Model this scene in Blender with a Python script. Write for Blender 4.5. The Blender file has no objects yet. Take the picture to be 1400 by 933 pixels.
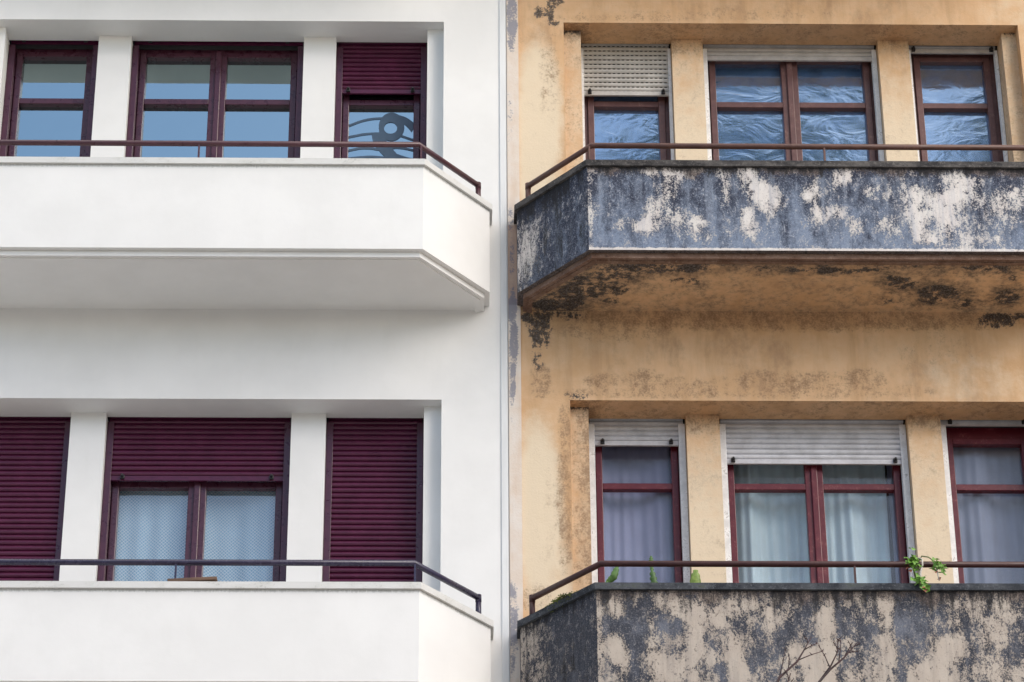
import bpy, math, random
import numpy as np
from mathutils import Vector, Matrix
random.seed(7); rng = np.random.default_rng(7)
SC = bpy.context.scene
COL = SC.collection
ORG = {}

# ------------------------------------------------------------------ node helpers
class NT:
    def __init__(s, name):
        s.m = bpy.data.materials.new(name); s.m.use_nodes = True
        s.t = s.m.node_tree; s.t.nodes.clear()
        s.out = s.t.nodes.new('ShaderNodeOutputMaterial')
    def lk(s, v, sock):
        if isinstance(v, bpy.types.NodeSocket): s.t.links.new(v, sock)
        elif isinstance(v, (tuple, list)):
            sock.default_value = (*v, 1.0) if (len(v) == 3 and sock.type == 'RGBA') else v
        else: sock.default_value = v
    def math(s, op, a, b=0.0, clamp=False):
        n = s.t.nodes.new('ShaderNodeMath'); n.operation = op; n.use_clamp = clamp
        s.lk(a, n.inputs[0]); s.lk(b, n.inputs[1]); return n.outputs[0]
    def ramp(s, v, lo, hi, a=0.0, b=1.0, smooth=True):
        n = s.t.nodes.new('ShaderNodeMapRange'); n.interpolation_type = 'SMOOTHSTEP' if smooth else 'LINEAR'
        s.lk(v, n.inputs[0]); s.lk(lo, n.inputs[1]); s.lk(hi, n.inputs[2]); s.lk(a, n.inputs[3]); s.lk(b, n.inputs[4]); return n.outputs[0]
    def mix(s, f, a, b):
        n = s.t.nodes.new('ShaderNodeMix'); n.data_type = 'RGBA'; n.clamp_factor = True
        s.lk(f, n.inputs[0]); s.lk(a, n.inputs[6]); s.lk(b, n.inputs[7]); return n.outputs[2]
    def pos(s, scale=(1, 1, 1), off=(0, 0, 0)):
        g = s.t.nodes.new('ShaderNodeNewGeometry'); mp = s.t.nodes.new('ShaderNodeMapping')
        s.t.links.new(g.outputs['Position'], mp.inputs[0]); mp.inputs[1].default_value = off; mp.inputs[3].default_value = scale
        return mp.outputs[0]
    def noise(s, scale, detail=4, rough=.6, stretch=(1, 1, 1), off=(0, 0, 0), dist=0.0):
        n = s.t.nodes.new('ShaderNodeTexNoise'); s.t.links.new(s.pos(stretch, off), n.inputs['Vector'])
        n.inputs['Scale'].default_value = scale; n.inputs['Detail'].default_value = detail
        n.inputs['Roughness'].default_value = rough; n.inputs['Distortion'].default_value = dist
        return n.outputs['Fac']
    def voro(s, scale, stretch=(1, 1, 1), feature='DISTANCE_TO_EDGE', warp=False):
        n = s.t.nodes.new('ShaderNodeTexVoronoi'); n.feature = feature
        v = s.pos(stretch)
        if warp:
            q = s.t.nodes.new('ShaderNodeTexNoise'); q.inputs['Scale'].default_value = 7; q.inputs['Detail'].default_value = 5; q.inputs['Roughness'].default_value = .7
            s.t.links.new(v, q.inputs['Vector'])
            m = s.t.nodes.new('ShaderNodeVectorMath'); m.operation = 'MULTIPLY_ADD'; m.inputs[1].default_value = (.5, .5, .5)
            s.t.links.new(q.outputs['Color'], m.inputs[0]); s.t.links.new(v, m.inputs[2]); v = m.outputs[0]
        s.t.links.new(v, n.inputs['Vector']); n.inputs['Scale'].default_value = scale
        return n.outputs['Distance']
    def attr(s, name='wear'):
        n = s.t.nodes.new('ShaderNodeAttribute'); n.attribute_name = name
        sp = s.t.nodes.new('ShaderNodeSeparateColor'); s.t.links.new(n.outputs['Color'], sp.inputs[0])
        return sp.outputs[0], sp.outputs[1], sp.outputs[2], n.outputs['Alpha']
    def xyz(s):
        n = s.t.nodes.new('ShaderNodeSeparateXYZ'); s.t.links.new(s.pos(), n.inputs[0]); return n.outputs
    def bump(s, h, strength=.3, dist=.01):
        n = s.t.nodes.new('ShaderNodeBump'); n.inputs['Strength'].default_value = strength; n.inputs['Distance'].default_value = dist
        s.lk(h, n.inputs['Height']); return n.outputs[0]
    def princ(s, col, rough=.8, metal=0.0, normal=None, spec=.5, trans=None, sub=None):
        n = s.t.nodes.new('ShaderNodeBsdfPrincipled')
        s.lk(col, n.inputs['Base Color']); s.lk(rough, n.inputs['Roughness']); s.lk(metal, n.inputs['Metallic'])
        s.lk(spec, n.inputs['Specular IOR Level'])
        if normal is not None: s.lk(normal, n.inputs['Normal'])
        s.t.links.new(n.outputs[0], s.out.inputs[0]); return n
    def done(s): return s.m

M = {}
def plain(name, col, rough=.6, var=.12, scale=30, metal=0, spec=.5, bump=.0, col2=None, stretch=(1,1,1)):
    t = NT(name)
    n1 = t.noise(scale, 5, .65, stretch); n2 = t.noise(scale * .13, 3, .5, stretch, (3, 1, 7))
    k = t.math('ADD', t.math('MULTIPLY', n1, .5), t.math('MULTIPLY', n2, .5))
    dark = tuple(c * (1 - var) for c in col); lite = col2 or tuple(min(1, c * (1 + var)) for c in col)
    c = t.mix(t.ramp(k, .35, .65), dark, lite)
    nm = t.bump(n1, .25, bump) if bump else None
    t.princ(c, t.ramp(n2, .3, .7, rough * .9, min(1, rough * 1.12)), metal, nm, spec)
    M[name] = t.done(); return M[name]

def lerp(a, b, f): return tuple(x + (y - x) * f for x, y in zip(a, b))

# white render: fresh paint, very faint roller marks and run-off streaks
def white_mat():
    t = NT('white_render')
    n1 = t.noise(2.2, 4, .55); n2 = t.noise(9, 4, .6, (1, 1, .16)); n3 = t.noise(140, 3, .6)
    R, G, B, A = t.attr()
    c = t.mix(t.ramp(n1, .3, .7), (.79, .788, .775), (.84, .838, .825))
    c = t.mix(t.ramp(n2, .52, .78, 0, .12), c, (.68, .68, .65))
    fine = t.noise(60, 5, .75, (1, 1, .35))
    g = t.ramp(t.math('ADD', R, t.math('MULTIPLY', t.math('SUBTRACT', fine, .5), 1.1)), .42, .8)
    c = t.mix(t.math('MULTIPLY', g, .55), c, (.33, .33, .31))
    t.princ(c, .75, 0, t.bump(t.math('ADD', t.math('MULTIPLY', n3, .5), t.math('ADD', t.math('MULTIPLY', n1, 5), t.math('MULTIPLY', t.noise(11, 3, .5), 1.0))), .16, .006), .3)
    M['white'] = t.done()
white_mat()

def white_cap():
    t = NT('white_coping')
    n1 = t.noise(5, 5, .7, (1, 1, 2)); f = t.noise(90, 4, .7)
    c = t.mix(t.ramp(n1, .45, .72), (.68, .68, .665), (.60, .60, .57))
    c = t.mix(t.ramp(t.math('ADD', t.math('MULTIPLY', f, .6), t.math('MULTIPLY', n1, .4)), .55, .66, 0, .6), c, (.33, .33, .31))
    t.princ(c, .85, 0, t.bump(f, .3, .004), .25); M['white_cap'] = t.done()
white_cap()

# ochre wall with mould (R), brown damp and painted shade (G), faded pale zones and painted light (B), old blue paint (A)
def ochre_mat(name='ochre', damp_shade=(.25, .15, .085), halo=.14):
    t = NT(name + '_render')
    R, G, B, A = t.attr()
    big = t.noise(1.3, 4, .6); mid = t.noise(7, 5, .65); fine = t.noise(70, 5, .7); sp = t.noise(150, 3, .7)
    drip = t.noise(8, 4, .65, (1, 1, .12), (5, 0, 2))
    c = t.mix(t.ramp(big, .3, .7), (.61, .385, .21), (.715, .475, .28))
    c = t.mix(t.ramp(mid, .35, .72, 0, .45), c, (.76, .56, .37))
    c = t.mix(t.ramp(drip, .45, .72, 0, .5), c, (.46, .28, .15))
    c = t.mix(t.ramp(t.noise(3.2, 6, .72, (1, 1, .6), (8, 3, 1)), .50, .72, 0, .62), c, (.40, .255, .155))
    pale = t.math('ADD', B, t.math('MULTIPLY', t.math('SUBTRACT', mid, .5), .9))
    c = t.mix(t.ramp(pale, .1, .95, 0, .9), c, (.77, .655, .49))
    # fine dark speckle everywhere, weak
    c = t.mix(t.ramp(t.math('ADD', t.math('MULTIPLY', sp, .5), t.math('MULTIPLY', mid, .5)), .56, .68, 0, .35), c, (.30, .19, .11))
    med = t.noise(24, 5, .72, (1, 1, .8), (6, 1, 3))
    z = lambda n, k: t.math('MULTIPLY', t.math('SUBTRACT', n, .5), k)
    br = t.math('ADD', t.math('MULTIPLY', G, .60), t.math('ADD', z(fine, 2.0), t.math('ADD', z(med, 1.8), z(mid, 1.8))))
    c = t.mix(t.math('MULTIPLY', t.ramp(br, .15, .95, 0, .75), t.ramp(G, .02, .5)), c, damp_shade)
    c = t.mix(t.math('MULTIPLY', t.ramp(t.math('ADD', G, t.math('ADD', z(med, 1.6), z(mid, 1.8))), .0, 1.0), t.math('MULTIPLY', t.ramp(G, .0, .5), halo)), c, damp_shade)
    # hairline cracks
    cr = t.voro(2.2, (1, 1, .7), warp=True); crn = t.noise(3, 3, .6, (1, 1, 1), (9, 9, 9))
    c = t.mix(t.math('MULTIPLY', t.ramp(cr, .0, .006, .55, 0), t.ramp(crn, .57, .68, 0, .7)), c, (.17, .11, .07))
    bk = t.math('ADD', R, t.math('ADD', z(fine, 2.4), t.math('ADD', z(med, 3.4), z(mid, 3.6))))
    c = t.mix(t.math('MULTIPLY', t.ramp(bk, .36, .90, 0, .92), t.ramp(R, .02, .3)), c, t.mix(t.ramp(fine, .45, .62), (.030, .028, .028), (.15, .135, .13)))
    bl = t.math('ADD', A, t.math('ADD', t.math('MULTIPLY', t.math('SUBTRACT', fine, .5), 1.4), t.math('MULTIPLY', t.math('SUBTRACT', mid, .5), .8)))
    c = t.mix(t.math('MULTIPLY', t.ramp(bl, .50, .60, 0, .85), t.ramp(A, .03, .2)), c, (.155, .175, .25))
    t.princ(c, .88, 0, t.bump(t.math('ADD', fine, t.math('MULTIPLY', mid, 2)), .35, .006), .2)
    M[name] = t.done()
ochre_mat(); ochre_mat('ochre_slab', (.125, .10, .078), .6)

# old pinkish white limewash on the party-wall strip
def strip_mat():
    t = NT('old_limewash')
    R, G, B, A = t.attr()
    mid = t.noise(7, 5, .65); fine = t.noise(70, 5, .7); drip = t.noise(10, 4, .6, (1, 1, .15))
    c = t.mix(t.ramp(mid, .3, .7), (.72, .62, .53), (.76, .70, .64))
    c = t.mix(t.ramp(drip, .45, .75, 0, .4), c, (.60, .42, .28))
    c = t.mix(t.ramp(t.math('ADD', G, t.math('MULTIPLY', t.math('SUBTRACT', mid, .5), .8)), .3, .8, 0, .8), c, (.42, .27, .2))
    bl = t.math('ADD', A, t.math('ADD', t.math('MULTIPLY', t.math('SUBTRACT', fine, .5), 1.4), t.math('MULTIPLY', t.math('SUBTRACT', mid, .5), 2.2)))
    c = t.mix(t.math('MULTIPLY', t.ramp(bl, .42, .74, 0, .75), t.ramp(A, .03, .2)), c, (.17, .185, .25))
    bk = t.math('ADD', R, t.math('MULTIPLY', t.math('SUBTRACT', fine, .5), 1.2))
    c = t.mix(t.math('MULTIPLY', t.ramp(bk, .4, .7, 0, .9), t.ramp(R, .02, .3)), c, (.05, .045, .042))
    t.princ(c, .88, 0, t.bump(t.math('ADD', fine, t.math('MULTIPLY', mid, 2)), .4, .006), .2)
    M['strip'] = t.done()
strip_mat()

# parapet: R = bare cream share, G = brown band, B = black mould, A = 1 for the warmer lower parapet
def parapet_mat():
    t = NT('peeled_parapet')
    R, G, B, A = t.attr()
    mid = t.noise(9, 6, .7, (1, 1, .55)); med = t.noise(30, 6, .74, (1, 1, .6), (2, 5, 1)); fine = t.noise(85, 5, .8, (1, 1, .8))
    streak = t.noise(9, 5, .6, (1, 1, .10), (4, 2, 8)); grain = t.noise(115, 3, .8)
    z = lambda n, k: t.math('MULTIPLY', t.math('SUBTRACT', n, .5), k)
    k = t.math('ADD', .95, t.math('MULTIPLY', A, .25))
    v = t.math('ADD', t.math('MULTIPLY', t.math('SUBTRACT', R, .5), k), t.math('ADD', z(mid, 1.0), t.math('ADD', z(med, 1.9), t.math('ADD', z(fine, 1.5), z(grain, 1.1)))))
    v = t.math('ADD', v, t.math('SUBTRACT', t.math('MULTIPLY', A, .05), .07))
    cream_mask = t.ramp(v, -.13, .20)
    run = t.noise(16, 6, .65, (1, 1, .07), (1, 7, 3))
    cream = t.mix(A, (.68, .63, .605), (.475, .41, .35))
    cream = t.mix(t.ramp(mid, .38, .68, 0, .6), cream, t.mix(A, (.75, .735, .70), (.55, .495, .43)))
    cream = t.mix(t.ramp(t.math('ADD', t.math('MULTIPLY', grain, .55), t.math('MULTIPLY', med, .45)), .52, .66, 0, .5), cream, (.26, .235, .23))
    cream = t.mix(t.ramp(run, .46, .68, 0, .55), cream, t.mix(A, (.36, .38, .45), (.30, .27, .25)))
    dk = t.mix(A, (.030, .036, .060), (.040, .044, .058)); lt = t.mix(A, (.20, .25, .345), (.15, .165, .205))
    tone = t.math('ADD', t.math('MULTIPLY', streak, .55), t.math('ADD', z(mid, .8), t.math('MULTIPLY', B, -.35)))
    tone = t.math('ADD', tone, t.math('ADD', t.math('MULTIPLY', G, -.12), z(med, .5)))
    blue = t.mix(t.ramp(tone, .10, .50), dk, lt)
    blue = t.mix(t.ramp(run, .50, .70, 0, .5), blue, t.mix(A, (.30, .35, .44), (.21, .22, .255)))
    blue = t.mix(t.math('MULTIPLY', t.ramp(t.math('ADD', t.math('MULTIPLY', fine, .5), t.math('MULTIPLY', med, .5)), .52, .60), .55), blue, t.mix(A, (.46, .48, .54), (.34, .325, .32)))
    blue = t.mix(t.ramp(grain, .50, .72, 0, .6), blue, t.mix(A, (.40, .44, .53), (.30, .30, .325)))
    blue = t.mix(t.ramp(grain, .46, .28, 0, .6), blue, (.024, .027, .04))
    c = t.mix(cream_mask, blue, cream)
    bb = t.math('ADD', t.math('MULTIPLY', G, .95), t.math('ADD', z(fine, 2.0), z(mid, 1.6)))
    c = t.mix(t.math('MULTIPLY', t.ramp(bb, .3, .85, 0, .8), t.ramp(G, .02, .3)), c, t.mix(t.ramp(grain, .35, .65), (.07, .056, .05), (.23, .18, .155)))
    bk = t.math('ADD', B, t.math('ADD', z(fine, 1.6), t.math('ADD', z(mid, 1.6), z(run, 2.6))))
    c = t.mix(t.math('MULTIPLY', t.ramp(bk, .32, .8, 0, .92), t.ramp(B, .02, .25)), c, (.022, .022, .025))
    t.princ(c, .9, 0, t.bump(t.math('ADD', t.math('MULTIPLY', cream_mask, .6), t.math('MULTIPLY', grain, .7)), .7, .008), .2)
    M['parapet'] = t.done()
parapet_mat()

def dark_cap(name, base, lite, moss=None):
    t = NT(name)
    n = t.noise(6, 5, .7, (1, 1, 2)); f = t.noise(110, 4, .75); g = t.noise(40, 5, .75, (1, 1, 1), (3, 3, 3))
    c = t.mix(t.ramp(n, .35, .7), base, lerp(base, lite, .55))
    c = t.mix(t.ramp(t.math('ADD', t.math('MULTIPLY', f, .5), t.math('MULTIPLY', g, .5)), .52, .62, 0, .75), c, lite)
    c = t.mix(t.ramp(g, .42, .3, 0, .8), c, (.018, .018, .02))
    if moss: c = t.mix(t.ramp(n, .58, .7, 0, .5), c, moss)
    t.princ(c, .9, 0, t.bump(f, .5, .006), .2); M[name] = t.done()
dark_cap('grimy_cap', (.035, .034, .036), (.20, .185, .175))
dark_cap('lichen_cap', (.030, .034, .042), (.15, .16, .175), (.06, .075, .04))
dark_cap('brown_mould', (.15, .085, .06), (.34, .24, .19))

def metal_paint(name, col, rough, chip=None, sp=.5):
    t = NT(name)
    n = t.noise(14, 5, .65); f = t.noise(90, 4, .7)
    c = t.mix(t.ramp(n, .3, .7), tuple(x * .86 for x in col), tuple(x * 1.14 for x in col))
    if chip: c = t.mix(t.ramp(t.math('ADD', t.math('MULTIPLY', f, .5), t.math('MULTIPLY', n, .5)), .54, .63, 0, .8), c, chip)
    t.princ(c, t.ramp(n, .3, .7, rough * .8, rough * 1.2), 0, t.bump(f, .15, .002), sp); M[name] = t.done()
metal_paint('maroon', (.060, .0135, .034), .32)
metal_paint('maroon_frame', (.070, .020, .038), .30)
metal_paint('maroon_bright', (.125, .022, .035), .35)
metal_paint('faded_maroon', (.125, .055, .052), .42, (.20, .12, .10))
metal_paint('deep_red', (.115, .009, .018), .36, (.22, .07, .07))
metal_paint('rail_maroon', (.075, .026, .036), .33)
metal_paint('rail_purple', (.034, .028, .062), .27)
metal_paint('rail_rust', (.105, .048, .038), .5, (.17, .08, .055))
metal_paint('rail_dark_red', (.050, .014, .014), .48, (.09, .035, .03))
metal_paint('white_metal', (.78, .79, .81), .5, (.42, .42, .42))
metal_paint('black_rubber', (.018, .017, .018), .5)
metal_paint('terracotta', (.36, .16, .09), .8)

def shutter_mat(name, col, speck, perf=None, rough=.4, dirt=.35):
    t = NT(name)
    n = t.noise(9, 4, .6); f = t.noise(60, 5, .75, (.35, 1, 1)); g = t.noise(170, 2, .7, (1, 1, 1.6), (1, 4, 2))
    c = t.mix(t.ramp(n, .3, .7), tuple(x * .86 for x in col), tuple(x * 1.1 for x in col))
    c = t.mix(t.ramp(f, .52, .78, 0, dirt), c, tuple(x * .45 for x in col))
    c = t.mix(t.ramp(g, .72, .77, 0, .8), c, speck)
    if perf:      # rows of punched light slots at every joint: (pitch, z0, slot_w)
        o = t.xyz()
        fz = t.math('FRACT', t.math('DIVIDE', t.math('SUBTRACT', o[2], perf[1]), perf[0]))
        fx = t.math('FRACT', t.math('DIVIDE', o[0], perf[2]))
        m = t.math('MULTIPLY', t.math('LESS_THAN', fz, .13), t.math('LESS_THAN', fx, .55))
        c = t.mix(m, c, (.02, .018, .016))
    t.princ(c, rough, 0, t.bump(f, .1, .002), .4); M[name] = t.done()
shutter_mat('shutter_maroon', (.082, .0125, .041), (.30, .22, .28), None, .26)
shutter_mat('shutter_beige', (.54, .52, .49), (.30, .26, .22), (.040, 14.5415, .034), .55, .5)
shutter_mat('shutter_grey', (.60, .60, .63), (.28, .27, .28), None, .55, .45)
shutter_mat('shutter_silver', (.54, .52, .51), (.3, .28, .27), None, .5, .5)

# glazing: clear sheet that mirrors part of the sky
def glass(name, refl, tint=(.9, .93, .95), wav=None, rough=.0, gtint=(1, 1, 1), blue_haze=None):
    t = NT(name)
    nrm = None
    if wav:
        a = t.noise(wav[0], wav[4] if len(wav) > 4 else 2, .55, wav[2], (1, 2, 3), .8)
        b = t.noise(wav[0] * .22, 2, .5, (1, 1, 1), (7, 2, 3))
        nrm = t.bump(t.math('ADD', a, t.math('MULTIPLY', b, wav[3])), 1.0, wav[1])
    tr = t.t.nodes.new('ShaderNodeBsdfTransparent'); tr.inputs[0].default_value = (*tint, 1)
    gl = t.t.nodes.new('ShaderNodeBsdfGlossy'); gl.inputs['Color'].default_value = (*gtint, 1); gl.inputs['Roughness'].default_value = rough
    if nrm is not None: t.t.links.new(nrm, gl.inputs['Normal'])
    mx = t.t.nodes.new('ShaderNodeMixShader')
    lw = t.t.nodes.new('ShaderNodeLayerWeight'); lw.inputs[0].default_value = .25
    t.lk(t.math('MULTIPLY_ADD', lw.outputs['Fresnel'], .5, True) if False else t.math('ADD', refl, t.math('MULTIPLY', lw.outputs['Fresnel'], .25)), mx.inputs[0])
    t.t.links.new(tr.outputs[0], mx.inputs[1]); t.t.links.new(gl.outputs[0], mx.inputs[2])
    res = mx.outputs[0]
    if blue_haze:      # blue veil painted over the panes in place of reflected haze
        df = t.t.nodes.new('ShaderNodeBsdfDiffuse'); df.inputs[0].default_value = (*blue_haze[1], 1)
        m2 = t.t.nodes.new('ShaderNodeMixShader'); t.lk(t.ramp(t.noise(9, 4, .6), .3, .7, blue_haze[0] * .6, blue_haze[0] * 1.4), m2.inputs[0]); t.t.links.new(res, m2.inputs[1]); t.t.links.new(df.outputs[0], m2.inputs[2]); res = m2.outputs[0]
    t.t.links.new(res, t.out.inputs[0]); M[name] = t.done()
glass('glass_coated', .54, (.42, .47, .47), (1.6, .0009, (1, 1, 1), 1.0), 0, (.76, .97, 1.0))
glass('glass_net', .16, (.92, .95, .97), (2.0, .0006, (1, 1, 1), 1.0))
glass('glass_wavy', .60, (.3, .34, .42), (6, .0034, (.6, 1, 1.1), 1.8, 3.0), .10, (.70, .87, 1.0), blue_haze=(.24, (.16, .32, .68)))
glass('glass_old', .10, (.94, .95, .97), (3, .0022, (1, 1, .8), 2.0), .16)

def fabric(name, col, scale=240, lattice=None, transl=.35, fade=None):
    t = NT(name)
    n = t.noise(3, 3, .5); w = t.noise(scale, 2, .5)
    c = t.mix(t.ramp(n, .3, .7), tuple(x * .85 for x in col), col)
    c = t.mix(t.ramp(w, .4, .7, 0, .25), c, tuple(x * .6 for x in col))
    if lattice:
        o = t.xyz()
        p, q, wd = lattice
        a = t.math('FRACT', t.math('ADD', t.math('DIVIDE', o[0], p), t.math('DIVIDE', o[2], q)))
        b = t.math('FRACT', t.math('SUBTRACT', t.math('DIVIDE', o[0], p), t.math('DIVIDE', o[2], q)))
        m = t.math('MAXIMUM', t.math('LESS_THAN', a, wd), t.math('LESS_THAN', b, wd))
        c = t.mix(m, c, (.84, .87, .88))
    d = t.t.nodes.new('ShaderNodeBsdfDiffuse'); t.lk(c, d.inputs[0])
    e = t.t.nodes.new('ShaderNodeBsdfTranslucent'); t.lk(c, e.inputs[0])
    mx = t.t.nodes.new('ShaderNodeMixShader'); mx.inputs[0].default_value = transl
    t.t.links.new(d.outputs[0], mx.inputs[1]); t.t.links.new(e.outputs[0], mx.inputs[2]); t.t.links.new(mx.outputs[0], t.out.inputs[0])
    M[name] = t.done()
fabric('curtain_net', (.36, .58, .72), lattice=(.0245, .0245, .20), transl=.15)
fabric('curtain_lavender', (.42, .44, .62), transl=.2)
fabric('curtain_pale_blue', (.78, .95, 1.0), transl=.2)
fabric('curtain_grey', (.36, .40, .52), transl=.2)
plain('room_dark', (.06, .06, .065), .9)
plain('concrete_pale', (.42, .405, .38), .9, .15, 12, bump=.004)
plain('asphalt', (.055, .055, .057), .9, .3, 60, bump=.005)
plain('kerb_stone', (.36, .35, .33), .85, .15, 20, bump=.004)
plain('earth', (.16, .14, .10), .95, .3, 6)
plain('road_paint', (.75, .75, .72), .7)
plain('far_grey', (.30, .30, .30), .9, .1, 2)
plain('far_cream', (.40, .36, .29), .9, .1, 2)
plain('far_brick', (.24, .13, .09), .9, .1, 2)
plain('far_pane', (.03, .035, .04), .15)
plain('zinc', (.35, .36, .37), .5)
plain('joint_cover', (.70, .715, .72), .6, .12, 9, stretch=(1, 1, .12))
plain('leaf_green', (.10, .25, .028), .45, .35, 25, col2=(.17, .36, .05))
plain('leaf_red', (.34, .12, .07), .5, .3, 25)
plain('cactus', (.05, .14, .03), .5, .4, 40, col2=(.11, .23, .05))
plain('cactus_lime', (.20, .34, .05), .5, .4, 40, col2=(.30, .42, .09))
plain('moss', (.05, .065, .015), .95, .5, 60, col2=(.14, .17, .03))
plain('stem_pale', (.50, .47, .42), .7, .2, 60)
plain('stem_green', (.16, .20, .08), .6, .3, 60)
plain('soil', (.05, .035, .025), 1, .3, 60)
plain('twig', (.022, .016, .017), .7, .35, 40, col2=(.07, .035, .038))
plain('bark', (.13, .10, .075), .9, .35, 9, bump=.01, stretch=(1, 1, .2))
plain('tree_leaf', (.045, .085, .03), .6, .3, 2, col2=(.08, .13, .04))
plain('board_wood', (.085, .05, .035), .7, .35, 30, col2=(.17, .10, .065), stretch=(.1, 1, 1))
plain('reflection_slate', (.055, .095, .15), .35, .1, 20)

# ------------------------------------------------------------------ mesh helper
class MB:
    def __init__(s): s.v = []; s.f = []; s.c = []; s.mi = []; s.smooth = []
    def quad(s, a, b, c, d, col=(0, 0, 0, 0), sm=False):
        i = len(s.v); s.v += [tuple(a), tuple(b), tuple(c), tuple(d)]; s.c += [col] * 4; s.f.append((i, i + 1, i + 2, i + 3)); s.smooth.append(sm)
    def poly(s, pts, col=(0, 0, 0, 0)):
        i = len(s.v); s.v += [tuple(p) for p in pts]; s.c += [col] * len(pts); s.f.append(tuple(range(i, i + len(pts)))); s.smooth.append(False)
    def grid(s, o, du, dv, nu, nv, fn=None, sm=False):
        o, du, dv = Vector(o), Vector(du), Vector(dv); i0 = len(s.v)
        for j in range(nv + 1):
            for i in range(nu + 1):
                p = o + du * (i / nu) + dv * (j / nv); s.v.append(tuple(p)); s.c.append(fn(p, i / nu, j / nv) if fn else (0, 0, 0, 0))
        for j in range(nv):
            for i in range(nu):
                a = i0 + j * (nu + 1) + i; s.f.append((a, a + 1, a + nu + 2, a + nu + 1)); s.smooth.append(sm)
    def box(s, x0, x1, y0, y1, z0, z1, col=(0, 0, 0, 0)):
        i = len(s.v)
        s.v += [(x, y, z) for z in (z0, z1) for y in (y0, y1) for x in (x0, x1)]; s.c += [col] * 8
        for q in ((0, 2, 3, 1), (4, 5, 7, 6), (0, 1, 5, 4), (2, 6, 7, 3), (0, 4, 6, 2), (1, 3, 7, 5)):
            s.f.append(tuple(i + k for k in q)); s.smooth.append(False)
    def tube(s, pts, r, n=10, closed_caps=True, flat=1.0):
        pts = [Vector(p) for p in pts]; rr = r if isinstance(r, (list, tuple)) else [r] * len(pts); i0 = len(s.v)
        up = Vector((0, 0, 1))
        for k, p in enumerate(pts):
            if k == 0: d = (pts[1] - p).normalized(); sc = 1; m = None
            elif k == len(pts) - 1: d = (p - pts[k - 1]).normalized()
            else:
                d = ((pts[k + 1] - p).normalized() + (p - pts[k - 1]).normalized())
                d = d.normalized() if d.length > 1e-6 else (pts[k + 1] - p).normalized()
            a = d.cross(up)
            if a.length < 1e-3: a = d.cross(Vector((0, 1, 0)))
            a.normalize(); b = a.cross(d).normalized()
            for q in range(n):
                t = 2 * math.pi * q / n
                s.v.append(tuple(p + a * (math.cos(t) * rr[k]) + b * (math.sin(t) * rr[k] * flat))); s.c.append((0, 0, 0, 0))
        for k in range(len(pts) - 1):
            for q in range(n):
                a = i0 + k * n + q; b = i0 + k * n + (q + 1) % n
                s.f.append((a, b, b + n, a + n)); s.smooth.append(True)
        if closed_caps:
            s.f.append(tuple(i0 + q for q in range(n))[::-1]); s.f.append(tuple(i0 + (len(pts) - 1) * n + q for q in range(n))); s.smooth += [False, False]
    def extr_x(s, prof, x0, x1, sm=False):      # profile of (y, z) swept along X
        for (a, b) in zip(prof[:-1], prof[1:]): s.quad((x0, a[0], a[1]), (x1, a[0], a[1]), (x1, b[0], b[1]), (x0, b[0], b[1]), sm=sm)
    def build(s, name, mat, parent=None, bevel=0, wear=False, seg=2, fix=True):
        V = np.array(s.v, dtype=float); lo, hi = V.min(0), V.max(0); c = (lo + hi) / 2; c[2] = lo[2]
        me = bpy.data.meshes.new(name); me.from_pydata([tuple(p) for p in (V - c)], [], s.f); me.validate(); 
        me.polygons.foreach_set('use_smooth', s.smooth if len(s.smooth) == len(me.polygons) else [False] * len(me.polygons))
        if wear:
            at = me.color_attributes.new('wear', 'FLOAT_COLOR', 'POINT'); at.data.foreach_set('color', np.array(s.c, dtype=np.float32).ravel())
        o = bpy.data.objects.new(name, me); COL.objects.link(o)
        mats = mat if isinstance(mat, list) else [mat]
        for m in mats: me.materials.append(M[m])
        po = ORG[parent.name] if parent else Vector((0, 0, 0))
        if parent: o.parent = parent
        o.location = Vector(c) - po; ORG[o.name] = Vector(c)
        if bevel:
            b = o.modifiers.new('edge', 'BEVEL'); b.width = bevel; b.segments = seg; b.limit_method = 'ANGLE'; b.angle_limit = math.radians(40)
        return o

def tag(o, label=None, cat=None, group=None, kind=None):
    if label: o['label'] = label
    if cat: o['category'] = cat
    if group: o['group'] = group
    if kind: o['kind'] = kind
    return o
def empty(name, loc, label, cat, group=None):
    o = bpy.data.objects.new(name, None); COL.objects.link(o); o.location = loc; ORG[o.name] = Vector(loc); o.empty_display_size = .3
    return tag(o, label, cat, group)

# ------------------------------------------------------------------ wear maps read off the two parapets
def dm(txt): return np.array([[float(x) for x in r.split()] for r in txt.strip().split('\n')]) / 9.0
UP1 = dm("""5 5 4 3 3 3 7 8 8 8 8 7 6 6 5 6 5 9 8 4
4 2 2 1 1 2 2 4 4 6 6 2 1 1 1 6 2 5 8 4
2 1 2 1 1 1 2 3 6 5 4 1 1 1 1 7 3 4 9 8
1 1 1 1 2 1 2 4 6 6 1 1 1 1 1 6 2 2 7 8
3 2 3 2 2 1 5 5 5 2 1 1 1 1 1 4 2 2 3 7
3 2 3 2 1 1 6 7 5 5 4 3 2 1 2 3 3 8 5 3
2 1 3 5 4 5 8 7 5 5 6 7 8 3 1 3 1 8 7 2
1 1 2 4 4 8 9 6 3 3 3 6 7 2 1 4 2 6 8 2
1 1 1 1 2 2 3 1 1 3 3 3 5 5 1 4 1 4 6 1
2 3 2 2 2 2 1 1 1 1 1 1 2 1 1 2 1 1 2 1""")
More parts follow.
